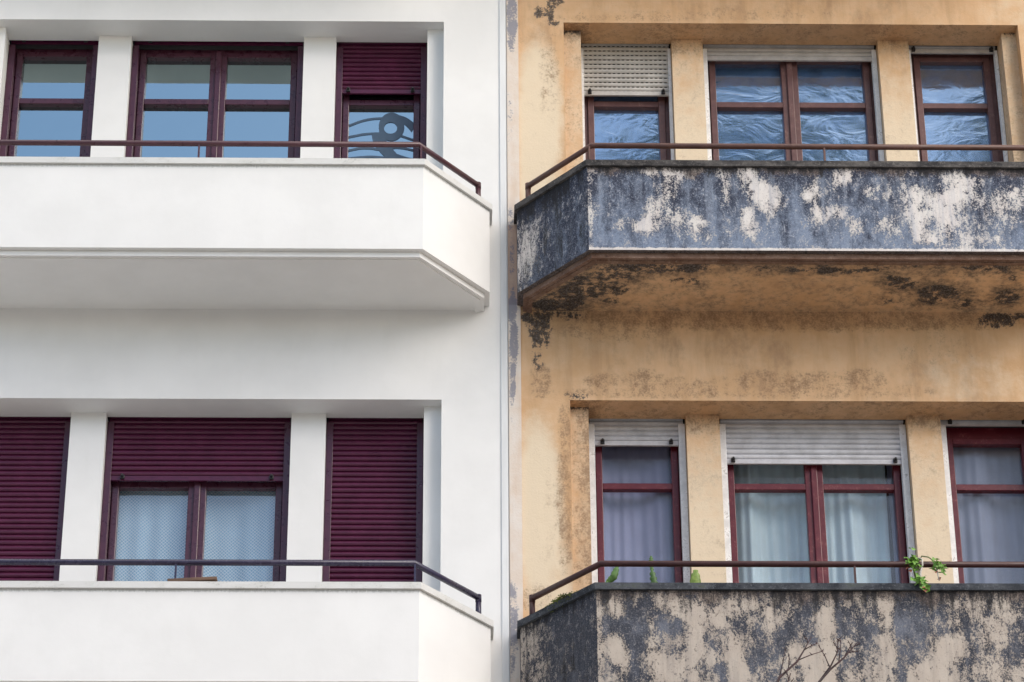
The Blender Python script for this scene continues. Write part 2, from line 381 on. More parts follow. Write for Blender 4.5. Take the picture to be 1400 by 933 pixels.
UP2 = dm("""3 4 5 4 3 3 2 4 7 7 4 3 3 2 3 4 5 4 3 4 5 5 4 4 3 3 3 4
4 2 2 2 2 5 3 4 8 7 2 2 2 3 2 5 3 2 2 3 6 8 8 6 4 2 2 3
7 4 1 1 5 7 4 4 3 2 2 6 4 4 2 6 7 5 3 4 6 8 8 5 3 3 4 6
6 5 1 1 8 7 4 3 4 3 2 4 3 5 2 7 8 7 8 8 9 9 6 5 5 6 6 6
8 7 1 1 3 6 3 3 3 2 1 3 2 2 3 6 7 5 6 8 8 7 4 5 5 6 7 5
8 2 1 1 2 8 8 8 7 2 1 2 2 2 2 7 8 7 6 9 9 6 3 4 6 6 5 5
2 1 1 1 2 6 5 3 4 6 4 2 5 6 5 4 8 7 4 8 9 7 5 5 5 4 4 5
2 1 1 1 1 2 2 4 3 6 5 2 4 5 4 3 8 6 3 6 7 5 5 4 4 3 4 3
3 1 1 1 1 1 1 1 2 3 2 1 2 2 2 3 8 8 8 5 5 6 7 5 5 7 4 2
1 1 1 2 3 2 1 2 1 1 3 2 1 1 1 2 2 3 4 5 4 6 6 4 4 3 3 2""")
LO1 = dm("""4 5 5 4 5 5 6 6 5 4 4 5 5 5 5 5 5 5 5
4 8 6 4 3 4 7 8 7 6 7 4 6 8 6 7 7 5 5
3 6 5 3 2 3 4 5 8 9 8 6 8 6 5 3 4 8 5
3 3 2 2 2 5 2 3 2 8 6 6 8 5 3 6 3 7 5
2 4 3 1 2 5 2 3 3 6 8 5 5 5 4 4 3 6 3
6 8 5 1 2 6 4 5 5 8 6 3 6 7 6 5 4 5 3
7 8 8 2 3 7 6 5 5 8 7 4 5 7 7 3 4 4 3
5 6 8 3 5 7 8 6 6 8 5 6 5 8 7 3 3 4 4
5 4 6 2 4 6 8 7 7 7 4 5 2 6 8 4 4 5 4
5 4 6 3 4 6 7 7 6 7 5 6 2 7 8 4 5 4 5""")
LO2 = dm("""4 4 4 4 5 4 4 5 4 4 5 4 3 3 3 4 4 4 5 5 5 5 5 4 5 5 5 5
5 3 3 4 6 6 6 4 4 6 8 5 3 3 3 3 5 6 6 6 5 6 6 5 5 5 6 6
6 3 2 7 8 3 3 4 3 4 8 2 2 2 3 3 3 4 5 6 5 5 7 6 4 5 5 5
3 2 3 7 7 4 3 3 4 4 7 1 1 2 2 4 4 6 4 4 6 7 5 5 2 4 6 3
2 5 4 7 8 3 3 3 2 4 6 1 1 1 3 4 4 5 4 4 5 7 6 4 4 3 5 2
4 4 3 4 7 3 6 3 2 6 8 3 5 2 5 6 8 8 5 4 6 6 5 3 4 5 5 3
7 8 8 8 8 3 6 3 3 6 9 3 3 3 4 8 8 8 5 4 5 6 4 3 3 4 5 2
6 7 8 8 8 4 3 4 4 7 8 4 4 4 6 8 8 6 4 5 5 6 3 5 4 4 4 3
5 4 7 8 8 4 5 5 5 8 6 3 6 8 8 8 5 4 5 6 6 6 5 5 4 5 4 4
6 5 8 8 8 5 6 6 6 7 6 3 7 8 8 8 7 5 5 5 6 6 6 6 5 5 5 5""")
UPM = np.hstack([UP1, UP2]); LOM = np.hstack([LO1, LO2])
UPC = dm("""2 2 1 0 0 0 1 2
3 3 2 2 1 2 2 2
4 5 4 2 1 3 2 3
5 7 4 3 1 3 1 3
6 7 4 3 1 1 1 2
7 6 3 2 1 1 1 1
6 4 2 1 1 1 1 1
5 3 2 1 1 1 1 1""")
LOC = dm("""5 4 3 1 0 1 1 3
5 5 4 2 1 1 1 2
5 5 3 2 2 1 0 3
5 4 3 2 3 3 1 3
4 4 4 2 3 2 2 2
4 4 3 2 3 3 2 2
4 3 3 2 2 3 2 2
4 4 3 3 2 2 2 2""")
def samp(A, u, v):     # u 0..1 left to right, v 0..1 top to bottom
    h, w = A.shape; x = min(max(u * w - .5, 0), w - 1.001); y = min(max(v * h - .5, 0), h - 1.001)
    i, j = int(x), int(y); fx, fy = x - i, y - j; i1 = min(i + 1, w - 1); j1 = min(j + 1, h - 1)
    return (A[j, i] * (1 - fx) + A[j, i1] * fx) * (1 - fy) + (A[j1, i] * (1 - fx) + A[j1, i1] * fx) * fy
def blobs(L, x, z):
    m = 0.0
    for (a, b, rx, rz, s) in L:
        d = ((x - a) / rx) ** 2 + ((z - b) / rz) ** 2
        if d < 4: m = max(m, s * max(0.0, min(1.0, 1.35 - d * .62)))
    return m

BLACK = [(0.22, 12.37, 0.06, 0.14, 1), (0.2, 12.18, 0.035, 0.104, 0.8), (0.14, 12.45, 0.045, 0.052, 1), (0.17, 12.3, 0.015, 0.162, 0.6), (0.37, 12.47, 0.131, 0.035, 0.6), (0.35, 15.12, 0.053, 0.026, 1), (0.37, 15.13, 0.048, 0.026, 1), (0.32, 15.07, 0.027, 0.033, 0.9), (0.29, 15.04, 0.027, 0.039, 0.8), (0.24, 15.02, 0.037, 0.033, 1), (0.32, 14.99, 0.016, 0.039, 0.9), (0.34, 14.94, 0.032, 0.02, 0.7), (0.23, 15.07, 0.021, 0.02, 0.7), (0.55, 15.02, 0.016, 0.013, 0.8), (3.36, 12.45, 0.111, 0.053, 1), (3.53, 12.49, 0.071, 0.023, 0.8), (0.44, 11.84, 0.079, 0.028, 0.6)]
BROWN_SHADE = [(0.64, 11.96, 0.109, 0.057800000000000004, 0.72), (0.92, 11.97, 0.129, 0.07735, 0.72), (1.17, 11.93, 0.149, 0.057800000000000004, 0.65), (1.44, 11.94, 0.1, 0.04845, 0.58), (1.71, 11.96, 0.174, 0.07735, 0.72), (2.06, 11.96, 0.224, 0.07735, 0.72), (2.41, 11.97, 0.15, 0.08754999999999999, 0.72), (2.71, 11.89, 0.199, 0.039099999999999996, 0.5), (1.01, 11.87, 0.646, 0.03825, 0.58), (2.01, 11.87, 0.597, 0.03825, 0.58), (0.22, 11.96, 0.065, 0.126, 0.7), (0.38, 11.57, 0.044, 0.225, 0.8), (0.36, 11.07, 0.044, 0.33, 0.9), (0.37, 10.7, 0.039, 0.215, 0.8), (0.27, 10.96, 0.039, 0.328, 0.3), (0.33, 14.5, 0.063, 0.387, 0.45), (0.26, 14.53, 0.032, 0.387, 0.4), (0.89, 14.99, 0.48, 0.033, 0.5), (1.64, 15.03, 0.748, 0.052, 0.4), (2.98, 12.21, 0.301, 0.116, 0.3), (0.16, 10.32, 0.119, 0.105, 0.5), (2.03, 12.26, 1.256, 0.116, 0.12), (1.9, 12.46, 1.7, 0.09, 0.85), (0.75, 12.42, 0.45, 0.13, 0.6)]  # brown stains; the last blobs paint the balcony's shade along the wall top
PALE = [(0.23, 14.12, 0.146, 0.573, 1), (0.19, 13.68, 0.103, 0.373, 1), (0.19, 10.96, 0.146, 0.606, 1), (0.25, 10.48, 0.144, 0.321, 0.8), (3.73, 15.07, 0.215, 0.132, 0.4), (3.16, 11.98, 0.35, 0.172, 0.35), (0.34, 13.08, 0.204, 0.363, 0.3)]
BLUE = [(0.04, 15.01, 0.037, 0.329, 0.9), (0.04, 12.25, 0.03, 0.15, 1), (0.03, 11.96, 0.02, 0.148, 0.9), (0.02, 12.08, 0.02, 0.346, 0.6), (0.02, 12.51, 0.04, 0.082, 1), (0.03, 12.89, 0.02, 0.299, 0.5), (0.02, 13.25, 0.026, 0.121, 0.5), (0.01, 10.17, 0.043, 0.316, 0.7), (0.02, 14.12, 0.021, 0.38, 0.4)]
SOFB = [(0.28, -0.07, 0.1, 0.088, 1), (0.4, -0.2, 0.112, 0.136, 0.9), (0.43, 0.02, 0.05, 0.069, 0.9), (0.54, -0.32, 0.124, 0.144, 0.75), (0.68, -0.49, 0.148, 0.095, 0.8), (0.72, -0.25, 0.1, 0.121, 0.55), (0.85, -0.58, 0.147, 0.066, 0.9), (1.12, -0.57, 0.221, 0.047, 1), (1.29, -0.61, 0.123, 0.038, 1), (1.18, -0.4, 0.099, 0.048, 0.5), (2.09, -0.55, 0.173, 0.033, 1), (2.33, -0.56, 0.148, 0.043, 0.8), (2.42, -0.6, 0.123, 0.028, 0.7), (2.68, -0.4, 0.094, 0.077, 0.95), (2.65, -0.46, 0.074, 0.029, 0.8), (2.94, -0.24, 0.125, 0.097, 1), (2.89, -0.17, 0.063, 0.049, 1), (3.13, -0.13, 0.06, 0.039, 0.9), (3.41, -0.22, 0.07, 0.078, 1), (3.19, -0.62, 0.148, 0.056, 0.9), (3.29, -0.57, 0.123, 0.038, 0.6), (2.59, -0.15, 0.05, 0.034, 0.7), (3.41, -0.46, 0.03, 0.038, 0.8), (1.69, -0.57, 0.098, 0.028, 0.4)]
SOFG = [(0.34, -0.32, 0.149, 0.191, 0.9), (0.51, -0.46, 0.173, 0.142, 0.8), (0.7, -0.58, 0.197, 0.057, 0.7)]
def wall_wear_shade(p, u, v): return (blobs(BLACK, p.x, p.z), blobs(BROWN_SHADE, p.x, p.z), blobs(PALE, p.x, p.z), 0.0)
def strip_wear_shadow(p, u, v):
    br = .75 if 12.55 < p.z < 13.2 else (.3 if 12.4 < p.z <= 12.55 else 0)  # brown tone behind the balcony end is its shadow, painted on
    return (blobs(BLACK, p.x, p.z), br, 0.0, blobs(BLUE, p.x, p.z))

# ------------------------------------------------------------------ shared dimensions
STOREY = 3.135
LIN = {1: 14.945, 0: 11.811, 2: 14.945 + STOREY}
FLR = {1: 12.66, 0: 9.525}
BALZ = {1: (12.512, 12.544, 13.203, 13.25), 0: (9.377, 9.41, 10.034, 10.080), 2: (15.647, 15.679, 16.338, 16.385)}

def offset(path, d):
    out = []
    for k, p in enumerate(path):
        p = Vector(p)
        def nrm(a, b): e = (Vector(b) - Vector(a)).normalized(); return Vector((-e.y, e.x))
        if k == 0: out.append(p + nrm(path[0], path[1]) * d)
        elif k == len(path) - 1: out.append(p + nrm(path[-2], path[-1]) * d)
        else:
            n1, n2 = nrm(path[k - 1], p), nrm(p, path[k + 1]); b = (n1 + n2).normalized(); out.append(p + b * (d / max(.2, b.dot(n1))))
    return out
def ring(mb, path, d0, d1, z0, z1, cell=None, fn=None):
    A, B = offset(path, d0), offset(path, d1); UC = (.3, 1.0, .2, 0)
    for k in range(len(path) - 1):
        a0, a1, b0, b1 = A[k], A[k + 1], B[k], B[k + 1]
        L = (a1 - a0).length; nu = max(1, int(L / cell)) if cell else 1; nv = max(1, int((z1 - z0) / cell)) if cell else 1
        mb.grid((a0.x, a0.y, z0), (a1.x - a0.x, a1.y - a0.y, 0), (0, 0, z1 - z0), nu, nv, (lambda p, u, v, k=k: fn(k, p, u, v)) if fn else None)
        mb.quad((b1.x, b1.y, z0), (b0.x, b0.y, z0), (b0.x, b0.y, z1), (b1.x, b1.y, z1))
        mb.quad((a0.x, a0.y, z1), (a1.x, a1.y, z1), (b1.x, b1.y, z1), (b0.x, b0.y, z1))
        mb.quad((b0.x, b0.y, z0), (b1.x, b1.y, z0), (a1.x, a1.y, z0), (a0.x, a0.y, z0), UC if fn else (0, 0, 0, 0))

# ------------------------------------------------------------------ the two buildings
def wall_fine(mb, X0, X1, Z0, Z1, fn, cell=None):
    if X1 - X0 < 1e-4: return
    nu = max(1, int((X1 - X0) / cell)) if cell else 1; nv = max(1, int((Z1 - Z0) / cell)) if cell else 1
    mb.grid((X0, 0, Z0), (X1 - X0, 0, 0), (0, 0, Z1 - Z0), nu, nv, fn)

def front_wall(root, mat, xs, op, fn, fine):
    mb = MB(); x0, x1 = xs; a, b = op; TOP = 20.0
    zs = [0.0, FLR[0], LIN[0], FLR[1], LIN[1], TOP]
    fx0, fx1 = fine if fine else (a, b)
    cols = sorted(set([x0, fx0, a, b, fx1, x1]))
    for c0, c1 in zip(cols[:-1], cols[1:]):
        for k in range(5):
            z0, z1 = zs[k], zs[k + 1]
            if k in (1, 3) and c0 >= a - 1e-6 and c1 <= b + 1e-6: continue
            f_ok = fine and c0 >= fx0 - 1e-6 and c1 <= fx1 + 1e-6
            if k == 0 or k == 4:
                lo, hi = (FLR[0] - .0, FLR[0]) if k == 0 else (LIN[1], 15.7)
                if k == 0: wall_fine(mb, c0, c1, z0, z1, None)
                else:
                    wall_fine(mb, c0, c1, z0, 15.7, fn if f_ok else None, .02 if f_ok else None); wall_fine(mb, c0, c1, 15.7, TOP, None)
            else: wall_fine(mb, c0, c1, z0, z1, fn if f_ok else None, .02 if f_ok else None)
    D = .56
    for s in (0, 1):
        z0, z1 = FLR[s], LIN[s]
        nx = 60 if fine else 1
        SD = .262
        mb.grid((a, SD, z1), (b - a, 0, 0), (0, -SD, 0), nx, 12 if fine else 1, (lambda p, u, v: (0, .4 + (.4 if p.x < .6 else 0), 0, 0)) if fine else None)
        mb.quad((a, 0, z0), (b, 0, z0), (b, D, z0), (a, D, z0))
        mb.quad((a, 0, z0), (a, D, z0), (a, D, z1), (a, 0, z1)); mb.quad((b, D, z0), (b, 0, z0), (b, 0, z1), (b, D, z1))
    # flanks, back and flat roof
    mb.quad((x0, 10, 0), (x0, 0, 0), (x0, 0, TOP), (x0, 10, TOP)); mb.quad((x1, 0, 0), (x1, 10, 0), (x1, 10, TOP), (x1, 0, TOP))
    mb.quad((x1, 10, 0), (x0, 10, 0), (x0, 10, TOP), (x1, 10, TOP)); mb.quad((x0, 0, TOP), (x1, 0, TOP), (x1, 10, TOP), (x0, 10, TOP))
    o = mb.build('wall', mat, root, wear=True)
    rm = MB()
    for s in (0, 1):      # the slot the roller shutters come out of, and the housing above it
        z1 = LIN[s]; zh = z1 + .24
        rm.quad((a, .262, z1), (b, .262, z1), (b, .262, zh), (a, .262, zh)); rm.quad((b, .362, z1), (a, .362, z1), (a, .362, zh), (b, .362, zh))
        rm.quad((a, .262, zh), (b, .262, zh), (b, .362, zh), (a, .362, zh)); rm.quad((a, .362, z1), (b, .362, z1), (b, D, z1), (a, D, z1))
        rm.quad((a, .262, z1), (a, .262, zh), (a, .362, zh), (a, .362, z1)); rm.quad((b, .262, z1), (b, .362, z1), (b, .362, zh), (b, .262, zh))
    for s in (0, 1):
        z0, z1 = FLR[s], LIN[s]; D1 = 3.6
        rm.quad((a, D, z0), (b, D, z0), (b, D1, z0), (a, D1, z0)); rm.quad((a, D1, z1), (b, D1, z1), (b, D, z1), (a, D, z1))
        rm.quad((a, D1, z0), (b, D1, z0), (b, D1, z1), (a, D1, z1)); rm.quad((a, D, z0), (a, D1, z0), (a, D1, z1), (a, D, z1)); rm.quad((b, D1, z0), (b, D, z0), (b, D, z1), (b, D1, z1))
    rm.build('room', 'room_dark', root)
    return o

def window(root, x0, x1, s, st):
    """st: frame, guide, shutter mat, glass, nsash, bottom (shutter bottom Z or None=closed), head"""
    z0, z1 = FLR[s] + .01, LIN[s]
    gy0, gy1, gw = .275, .335, st.get('gw', .045)
    fr = MB(); hd = st.get('head', .032)
    fr.box(x0 + .004, x0 + .052, .365, .45, z0, z1 - .002); fr.box(x1 - .052, x1 - .004, .365, .45, z0, z1 - .002)
    fr.box(x0 + .052, x1 - .052, .368, .447, z1 - hd, z1 - .003); fr.box(x0 + .052, x1 - .052, .368, .447, z0, z0 + .04)
    w = fr.build('window', st['frame'], root, bevel=.003)
    if st.get('label'): w['label'] = st['label']
    # sashes
    n = st['n']; gl = MB(); fx0, fx1 = x0 + .053, x1 - .053; zt = z1 - hd - .002; zb = z0 + .042
    tz0, tz1 = LIN[s] - .494, LIN[s] - .447
    edges = [(fx0, fx1)] if n == 1 else [(fx0, (fx0 + fx1) / 2 - .003), ((fx0 + fx1) / 2 + .003, fx1)]
    for i, (a, b) in enumerate(edges):
        sb = MB(); sw = .046
        iL = sw if (n == 1 or i == 0) else .058; iR = sw if (n == 1 or i == 1) else .058
        sb.box(a, a + iL, .350, .41, zb, zt); sb.box(b - iR, b, .350, .41, zb, zt)
        sb.box(a + iL, b - iR, .352, .408, zt - sw, zt - .001); sb.box(a + iL, b - iR, .352, .408, zb + .001, zb + .09)
        sb.box(a + iL, b - iR, .354, .406, tz0, tz1)
        sb.build('sash', st['frame'], w, bevel=.004)
        gl.quad((a + iL - .004, .402, zb + .08), (b - iR + .004, .402, zb + .08), (b - iR + .004, .402, tz0 + .004), (a + iL - .004, .402, tz0 + .004))
        gl.quad((a + iL - .004, .402, tz1 - .004), (b - iR + .004, .402, tz1 - .004), (b - iR + .004, .402, zt - sw + .004), (a + iL - .004, .402, zt - sw + .004))
    gl.build('pane', st['glass'], w)
    if n == 2:
        c = (fx0 + fx1) / 2; ab = MB(); ab.box(c - .022, c + .022, .332, .349, zb, zt); ab.build('astragal', st['frame'], w, bevel=.006)
    # side channels of the roller shutter
    for sd in (0, 1):
        g = MB(); xa = x0 + .003 if sd == 0 else x1 - gw - .003
        g.box(xa, xa + gw, gy0, gy0 + .012, z0, z1 - .03); g.box(xa, xa + gw, gy1 - .012, gy1, z0, z1 - .03)
        xo = xa if sd == 0 else xa + gw - .008
        g.box(xo, xo + .008, gy0 + .012, gy1 - .012, z0, z1 - .03)
        g.build('guide_rail', st['guide'], w, bevel=.002)
    sl = MB(); bz = st['bottom'] if st['bottom'] else z0 + .004
    y = (gy0 + gy1) / 2 - .004; xa, xb = x0 + .014, x1 - .014; P = st.get('pitch', .040)
    bar = .034
    sl.box(xa, xb, y - .012, y + .006, bz, bz + bar)
    z = bz + bar + .003
    top = z1 + .12
    zl = z1 + .1
    while z < zl:
        h = P - .0035
        prof = [(y + .002, z - .0035), (y - .002, z), (y - .0105, z + h * .10), (y - .0155, z + h * .35), (y - .0145, z + h * .62), (y - .009, z + h * .86), (y - .001, z + h), (y + .002, z + h)]
        prof = [(a, min(b, zl)) for a, b in prof]
        sl.extr_x(prof, xa, xb, sm=False); z += P
    sh = sl.build('roller_shutter', st['sh'], w)
    for q in st.get('stops', ()):  # rubber end stops on the bottom bar
        xx = x0 + (x1 - x0) * q; p = MB(); p.box(xx - .014, xx + .014, y - .03, y - .012, bz + .006, bz + .036); p.tube([(xx, y - .028, bz + .022), (xx, y - .052, bz + .026)], .009, 8)
        p.build('shutter_stop', 'black_rubber', w, bevel=.003)
    return w

def balcony(root, s, ends, corners, ye, st, wearfn=None, slabfn=None, simple=False, posts=()):
    zs, z0, z1, z2 = BALZ[s]; YF = -.75
    path = [(ends[0], .012), (ends[0], ye), (corners[0], YF), (corners[1], YF), (ends[1], ye), (ends[1], .012)]
    mb = MB(); ring(mb, path, 0, .11, z0, z1, .012 if wearfn and not simple else None, wearfn)
    bal = mb.build('balcony', st['par'], root, wear=True)
    if st.get('label'): bal['label'] = st['label']
    # slab and its underside
    P = offset(path, .10); sb = MB(); zt = zs + .148
    sb.poly([(p.x, p.y, zt) for p in P]); xs0, xs1 = P[0].x, P[-1].x; nx = 150 if slabfn else 1
    if slabfn:
        ny = 34
        yy = lambda x: max(P[2].y, min(P[0].y, P[1].y + (x - P[1].x) / max(1e-6, P[2].x - P[1].x) * (P[2].y - P[1].y) if x < P[2].x else (P[4].y + (x - P[4].x) / (P[3].x - P[4].x) * (P[3].y - P[4].y) if x > P[3].x else P[2].y)))
        xsl = np.unique(np.concatenate([np.linspace(xs0, xs1, 150), [P[2].x, P[3].x]]))
        i0 = len(sb.v)
        for x in xsl:
            yf = yy(x)
            for j in range(ny + 1):
                y = yf + (.01 - yf) * j / ny; sb.v.append((x, y, zs)); sb.c.append(slabfn(x, y))
        for i in range(len(xsl) - 1):
            for j in range(ny):
                a = i0 + i * (ny + 1) + j; sb.f.append((a, a + 1, a + ny + 2, a + ny + 1)); sb.smooth.append(False)
    else: sb.poly([(p.x, p.y, zs) for p in reversed(P)])
    sb.build('slab', st['slab'], bal, wear=True)
    m = MB(); ring(m, path, .038, .10, zs - .009, z0 - .001); ring(m, path, .066, .10, zs - .017, zs - .0092)
    m.build('moulding', st['mould'], bal, bevel=.003, wear=True)
    c = MB(); ring(c, path, -.020, .125, z1 + .0015, z2); c.build('coping', st['cap'], bal, bevel=.004, wear=True)
    # handrail
    zr = z2 + .178; Q = offset(path, .078); r = .0205
    e0 = Vector((Q[1].x, Q[1].y)) ; e1 = Vector((Q[4].x, Q[4].y))
    h = MB(); h.tube([(e0.x, e0.y, zr), (Q[2].x, Q[2].y, zr), (Q[3].x, Q[3].y, zr), (e1.x, e1.y, zr)], r, 14)
    hr = h.build('handrail', st['rail'], bal)
    for e, q in ((e0, Q[2]), (e1, Q[3])):
        d = (Vector((q.x, q.y)) - e).normalized(); p = MB()
        p.tube([(e.x, e.y, zr - .004), (e.x, e.y, z2 - .004)], .019, 12); p.tube([(e.x, e.y, z2 + .012), (e.x, e.y, z2 - .004)], .034, 12)
        p.tube([(e.x - d.x * .0, e.y - d.y * .0, zr + .0195), (e.x, e.y, zr - .03)], .0203, 12)
        p.build('rail_post', st['rail'], bal)
    for x in posts:
        p = MB(); p.box(x - .006, x + .006, Q[2].y - .012, Q[2].y + .012, z2 - .003, zr - .012); p.build('rail_post', st['post'], bal)
    return bal

def pillar(root, x0, x1, y0, s, mat, name='pillar', fn=None, lab=None):
    mb = MB(); z0, z1 = FLR[s] - .0, LIN[s] + .004
    if fn:
        mb.grid((x0, y0, z0), (x1 - x0, 0, 0), (0, 0, z1 - z0), 10, 70, fn)
        mb.grid((x0, .557, z0), (0, y0 - .557, 0), (0, 0, z1 - z0), 6, 70, fn); mb.grid((x1, y0, z0), (0, .557 - y0, 0), (0, 0, z1 - z0), 6, 70, fn)
        mb.quad((x1, .557, z0), (x0, .557, z0), (x0, .557, z1), (x1, .557, z1))
    else: mb.box(x0, x1, y0, .557, z0, z1)
    o = mb.build(name, mat, root, wear=True)
    if lab: o['label'] = lab
    return o

# ---- white building (left)
WB = empty('apartment_building', (-2.1, 0, 0), 'freshly painted white apartment building with maroon shutters on the left', 'apartment building')
front_wall(WB, 'white', (-10.0, 0.0), (-3.750, -.454), None, None)
jc = MB(); jc.box(-.052, -.006, -.011, .004, 0, 19.9); jc.build('joint_cover', 'joint_cover', WB, bevel=.003)
def wgrime_shadow(k, p, u, v):   # grime that ran from under the coping, plus its overhang shadow painted as a line
    t = max(0.0, 1 - (1 - v) * 12) * .62
    if v > .97: t = max(t, .72)
    
    if k == 3 or k == 1: t = max(t, max(0, 1 - (1 - v) * 5) * .40 if k == 3 else t)
    return (t, 0, 0, 0)
for s in (1, 0):
    pillar(WB, -.573, -.452, .10, s, 'white', 'corner_pier'); pillar(WB, -3.752, -3.635, .10, s, 'white', 'corner_pier')
    pillar(WB, -1.475, -1.240, .20, s, 'white'); pillar(WB, -2.971, -2.732, .20, s, 'white')
WST = dict(par='white', slab='white', mould='white', cap='white_cap')
balcony(WB, 1, (-4.073, -.129), (-3.620, -.582), -.19, dict(WST, rail='rail_maroon', post='rail_maroon'), wgrime_shadow, posts=(-2.114, -.600))
balcony(WB, 0, (-4.073, -.129), (-3.620, -.582), -.19, dict(WST, rail='rail_purple', post='rail_purple'), wgrime_shadow, posts=(-2.120, -.612))
balcony(WB, 2, (-4.073, -.129), (-3.620, -.582), -.19, dict(WST, rail='rail_maroon', post='rail_maroon'), posts=(-2.11, -.600))
W = dict(frame='maroon_frame', guide='maroon', sh='shutter_maroon')
window(WB, -3.635, -2.971, 1, dict(W, n=1, glass='glass_coated', bottom=14.940, stops=(.16, .84)))
window(WB, -2.732, -1.475, 1, dict(W, n=2, glass='glass_coated', bottom=14.940, stops=(.10, .90)))
w3 = window(WB, -1.240, -.573, 1, dict(W, n=1, glass='glass_coated', bottom=14.512, stops=(.14, .84), label='window with a dark swirling reflection painted on its lower pane'))
window(WB, -3.635, -2.971, 0, dict(W, n=1, glass='glass_net', bottom=None))
window(WB, -2.732, -1.475, 0, dict(W, n=2, glass='glass_net', bottom=11.340, stops=(.10, .90)))
window(WB, -1.240, -.573, 0, dict(W, n=1, glass='glass_net', bottom=None))

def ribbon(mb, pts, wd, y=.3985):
    # flat dark band before the pane, painted in place of a distorted reflection
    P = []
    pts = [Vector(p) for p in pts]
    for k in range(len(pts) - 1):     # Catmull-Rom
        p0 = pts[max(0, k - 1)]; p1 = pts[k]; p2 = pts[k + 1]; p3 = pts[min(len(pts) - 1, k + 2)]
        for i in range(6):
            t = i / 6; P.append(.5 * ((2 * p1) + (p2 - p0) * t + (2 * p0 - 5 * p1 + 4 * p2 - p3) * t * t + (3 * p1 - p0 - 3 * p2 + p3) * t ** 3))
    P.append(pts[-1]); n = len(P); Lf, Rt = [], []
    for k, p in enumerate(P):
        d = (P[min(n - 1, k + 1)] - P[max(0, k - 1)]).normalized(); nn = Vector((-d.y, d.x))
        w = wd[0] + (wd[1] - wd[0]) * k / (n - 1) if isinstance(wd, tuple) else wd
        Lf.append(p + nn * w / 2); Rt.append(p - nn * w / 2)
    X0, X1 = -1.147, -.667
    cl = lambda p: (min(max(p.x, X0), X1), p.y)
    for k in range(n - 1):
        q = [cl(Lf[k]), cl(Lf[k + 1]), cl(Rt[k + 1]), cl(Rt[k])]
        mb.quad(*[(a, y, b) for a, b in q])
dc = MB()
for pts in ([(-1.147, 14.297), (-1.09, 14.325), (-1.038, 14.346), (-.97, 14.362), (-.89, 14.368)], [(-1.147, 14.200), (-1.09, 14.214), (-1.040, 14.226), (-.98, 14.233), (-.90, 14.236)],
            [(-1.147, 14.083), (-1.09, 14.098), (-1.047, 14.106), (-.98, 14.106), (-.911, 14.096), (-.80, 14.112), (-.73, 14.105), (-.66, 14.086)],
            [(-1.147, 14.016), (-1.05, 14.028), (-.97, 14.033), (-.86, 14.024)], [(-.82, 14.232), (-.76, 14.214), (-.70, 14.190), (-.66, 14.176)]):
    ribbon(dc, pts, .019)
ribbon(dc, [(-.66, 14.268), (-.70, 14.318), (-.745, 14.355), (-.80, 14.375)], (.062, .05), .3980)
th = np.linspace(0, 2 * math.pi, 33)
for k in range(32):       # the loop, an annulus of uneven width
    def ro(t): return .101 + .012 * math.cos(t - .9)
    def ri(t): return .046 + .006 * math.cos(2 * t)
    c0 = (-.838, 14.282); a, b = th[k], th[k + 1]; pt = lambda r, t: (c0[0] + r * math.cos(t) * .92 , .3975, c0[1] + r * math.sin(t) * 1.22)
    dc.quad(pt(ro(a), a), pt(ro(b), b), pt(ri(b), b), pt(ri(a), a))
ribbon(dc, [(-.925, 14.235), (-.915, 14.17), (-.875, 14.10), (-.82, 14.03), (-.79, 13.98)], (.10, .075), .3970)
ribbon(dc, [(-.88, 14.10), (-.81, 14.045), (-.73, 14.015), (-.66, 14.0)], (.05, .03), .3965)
dc.build('painted_reflection', 'reflection_slate', w3)  # mirrored shapes painted as flat strips before the glass

# ---- weathered building (right)
OB = empty('apartment_building', (2.07, 0, 0), 'weathered ochre apartment building with stained blue grey balconies on the right', 'apartment building')
front_wall(OB, 'ochre', (0.0, 10.0), (.415, 3.725), wall_wear_shade, (.086, 4.1))
stp = MB(); stp.grid((.001, -.013, 9.2), (.084, 0, 0), (0, 0, 6.5), 6, 420, strip_wear_shadow); stp.quad((.085, -.013, 9.2), (.085, .004, 9.2), (.085, .004, 15.7), (.085, -.013, 15.7)); stp.box(.001, .085, -.013, .004, 0, 9.2); stp.box(.001, .085, -.013, .004, 15.7, 19.9)
stp.build('wall_strip', 'strip', OB, wear=True)
def pier_wear(p, u, v):
    return (max(0, .35 * (1 - (LIN[1 if p.z > 12 else 0] - p.z) / .12)), .55 if p.z < 11.2 and p.x < .6 and random.random() < .9 else .25, .2, 0)
def corner_wear(s):
    def f(p, u, v): return (max(0.0, .5 - (LIN[s] - p.z) * 5) if s == 0 else max(0.0, .35 - (LIN[s] - p.z) * 5), (.35 + .75 * u if s == 0 else .35), .5, 0)
    return f
def pil_fade_light(s):  # lintel shade on top and light below painted in, with mild fading
    def f(p, u, v):
        d = LIN[s] - p.z; return (0, max(.24, .75 - d * 2.4), min(.95, .25 + d * .75), 0)
    return f
for s in (1, 0):
    pillar(OB, .413, .543, .10, s, 'ochre', 'corner_pier', corner_wear(s)); pillar(OB, 3.619, 3.727, .10, s, 'ochre', 'corner_pier', corner_wear(s))
    pillar(OB, 1.212, 1.440, .20, s, 'ochre', 'pillar', pil_fade_light(s)); pillar(OB, 2.725, 2.951, .20, s, 'ochre', 'pillar', pil_fade_light(s))
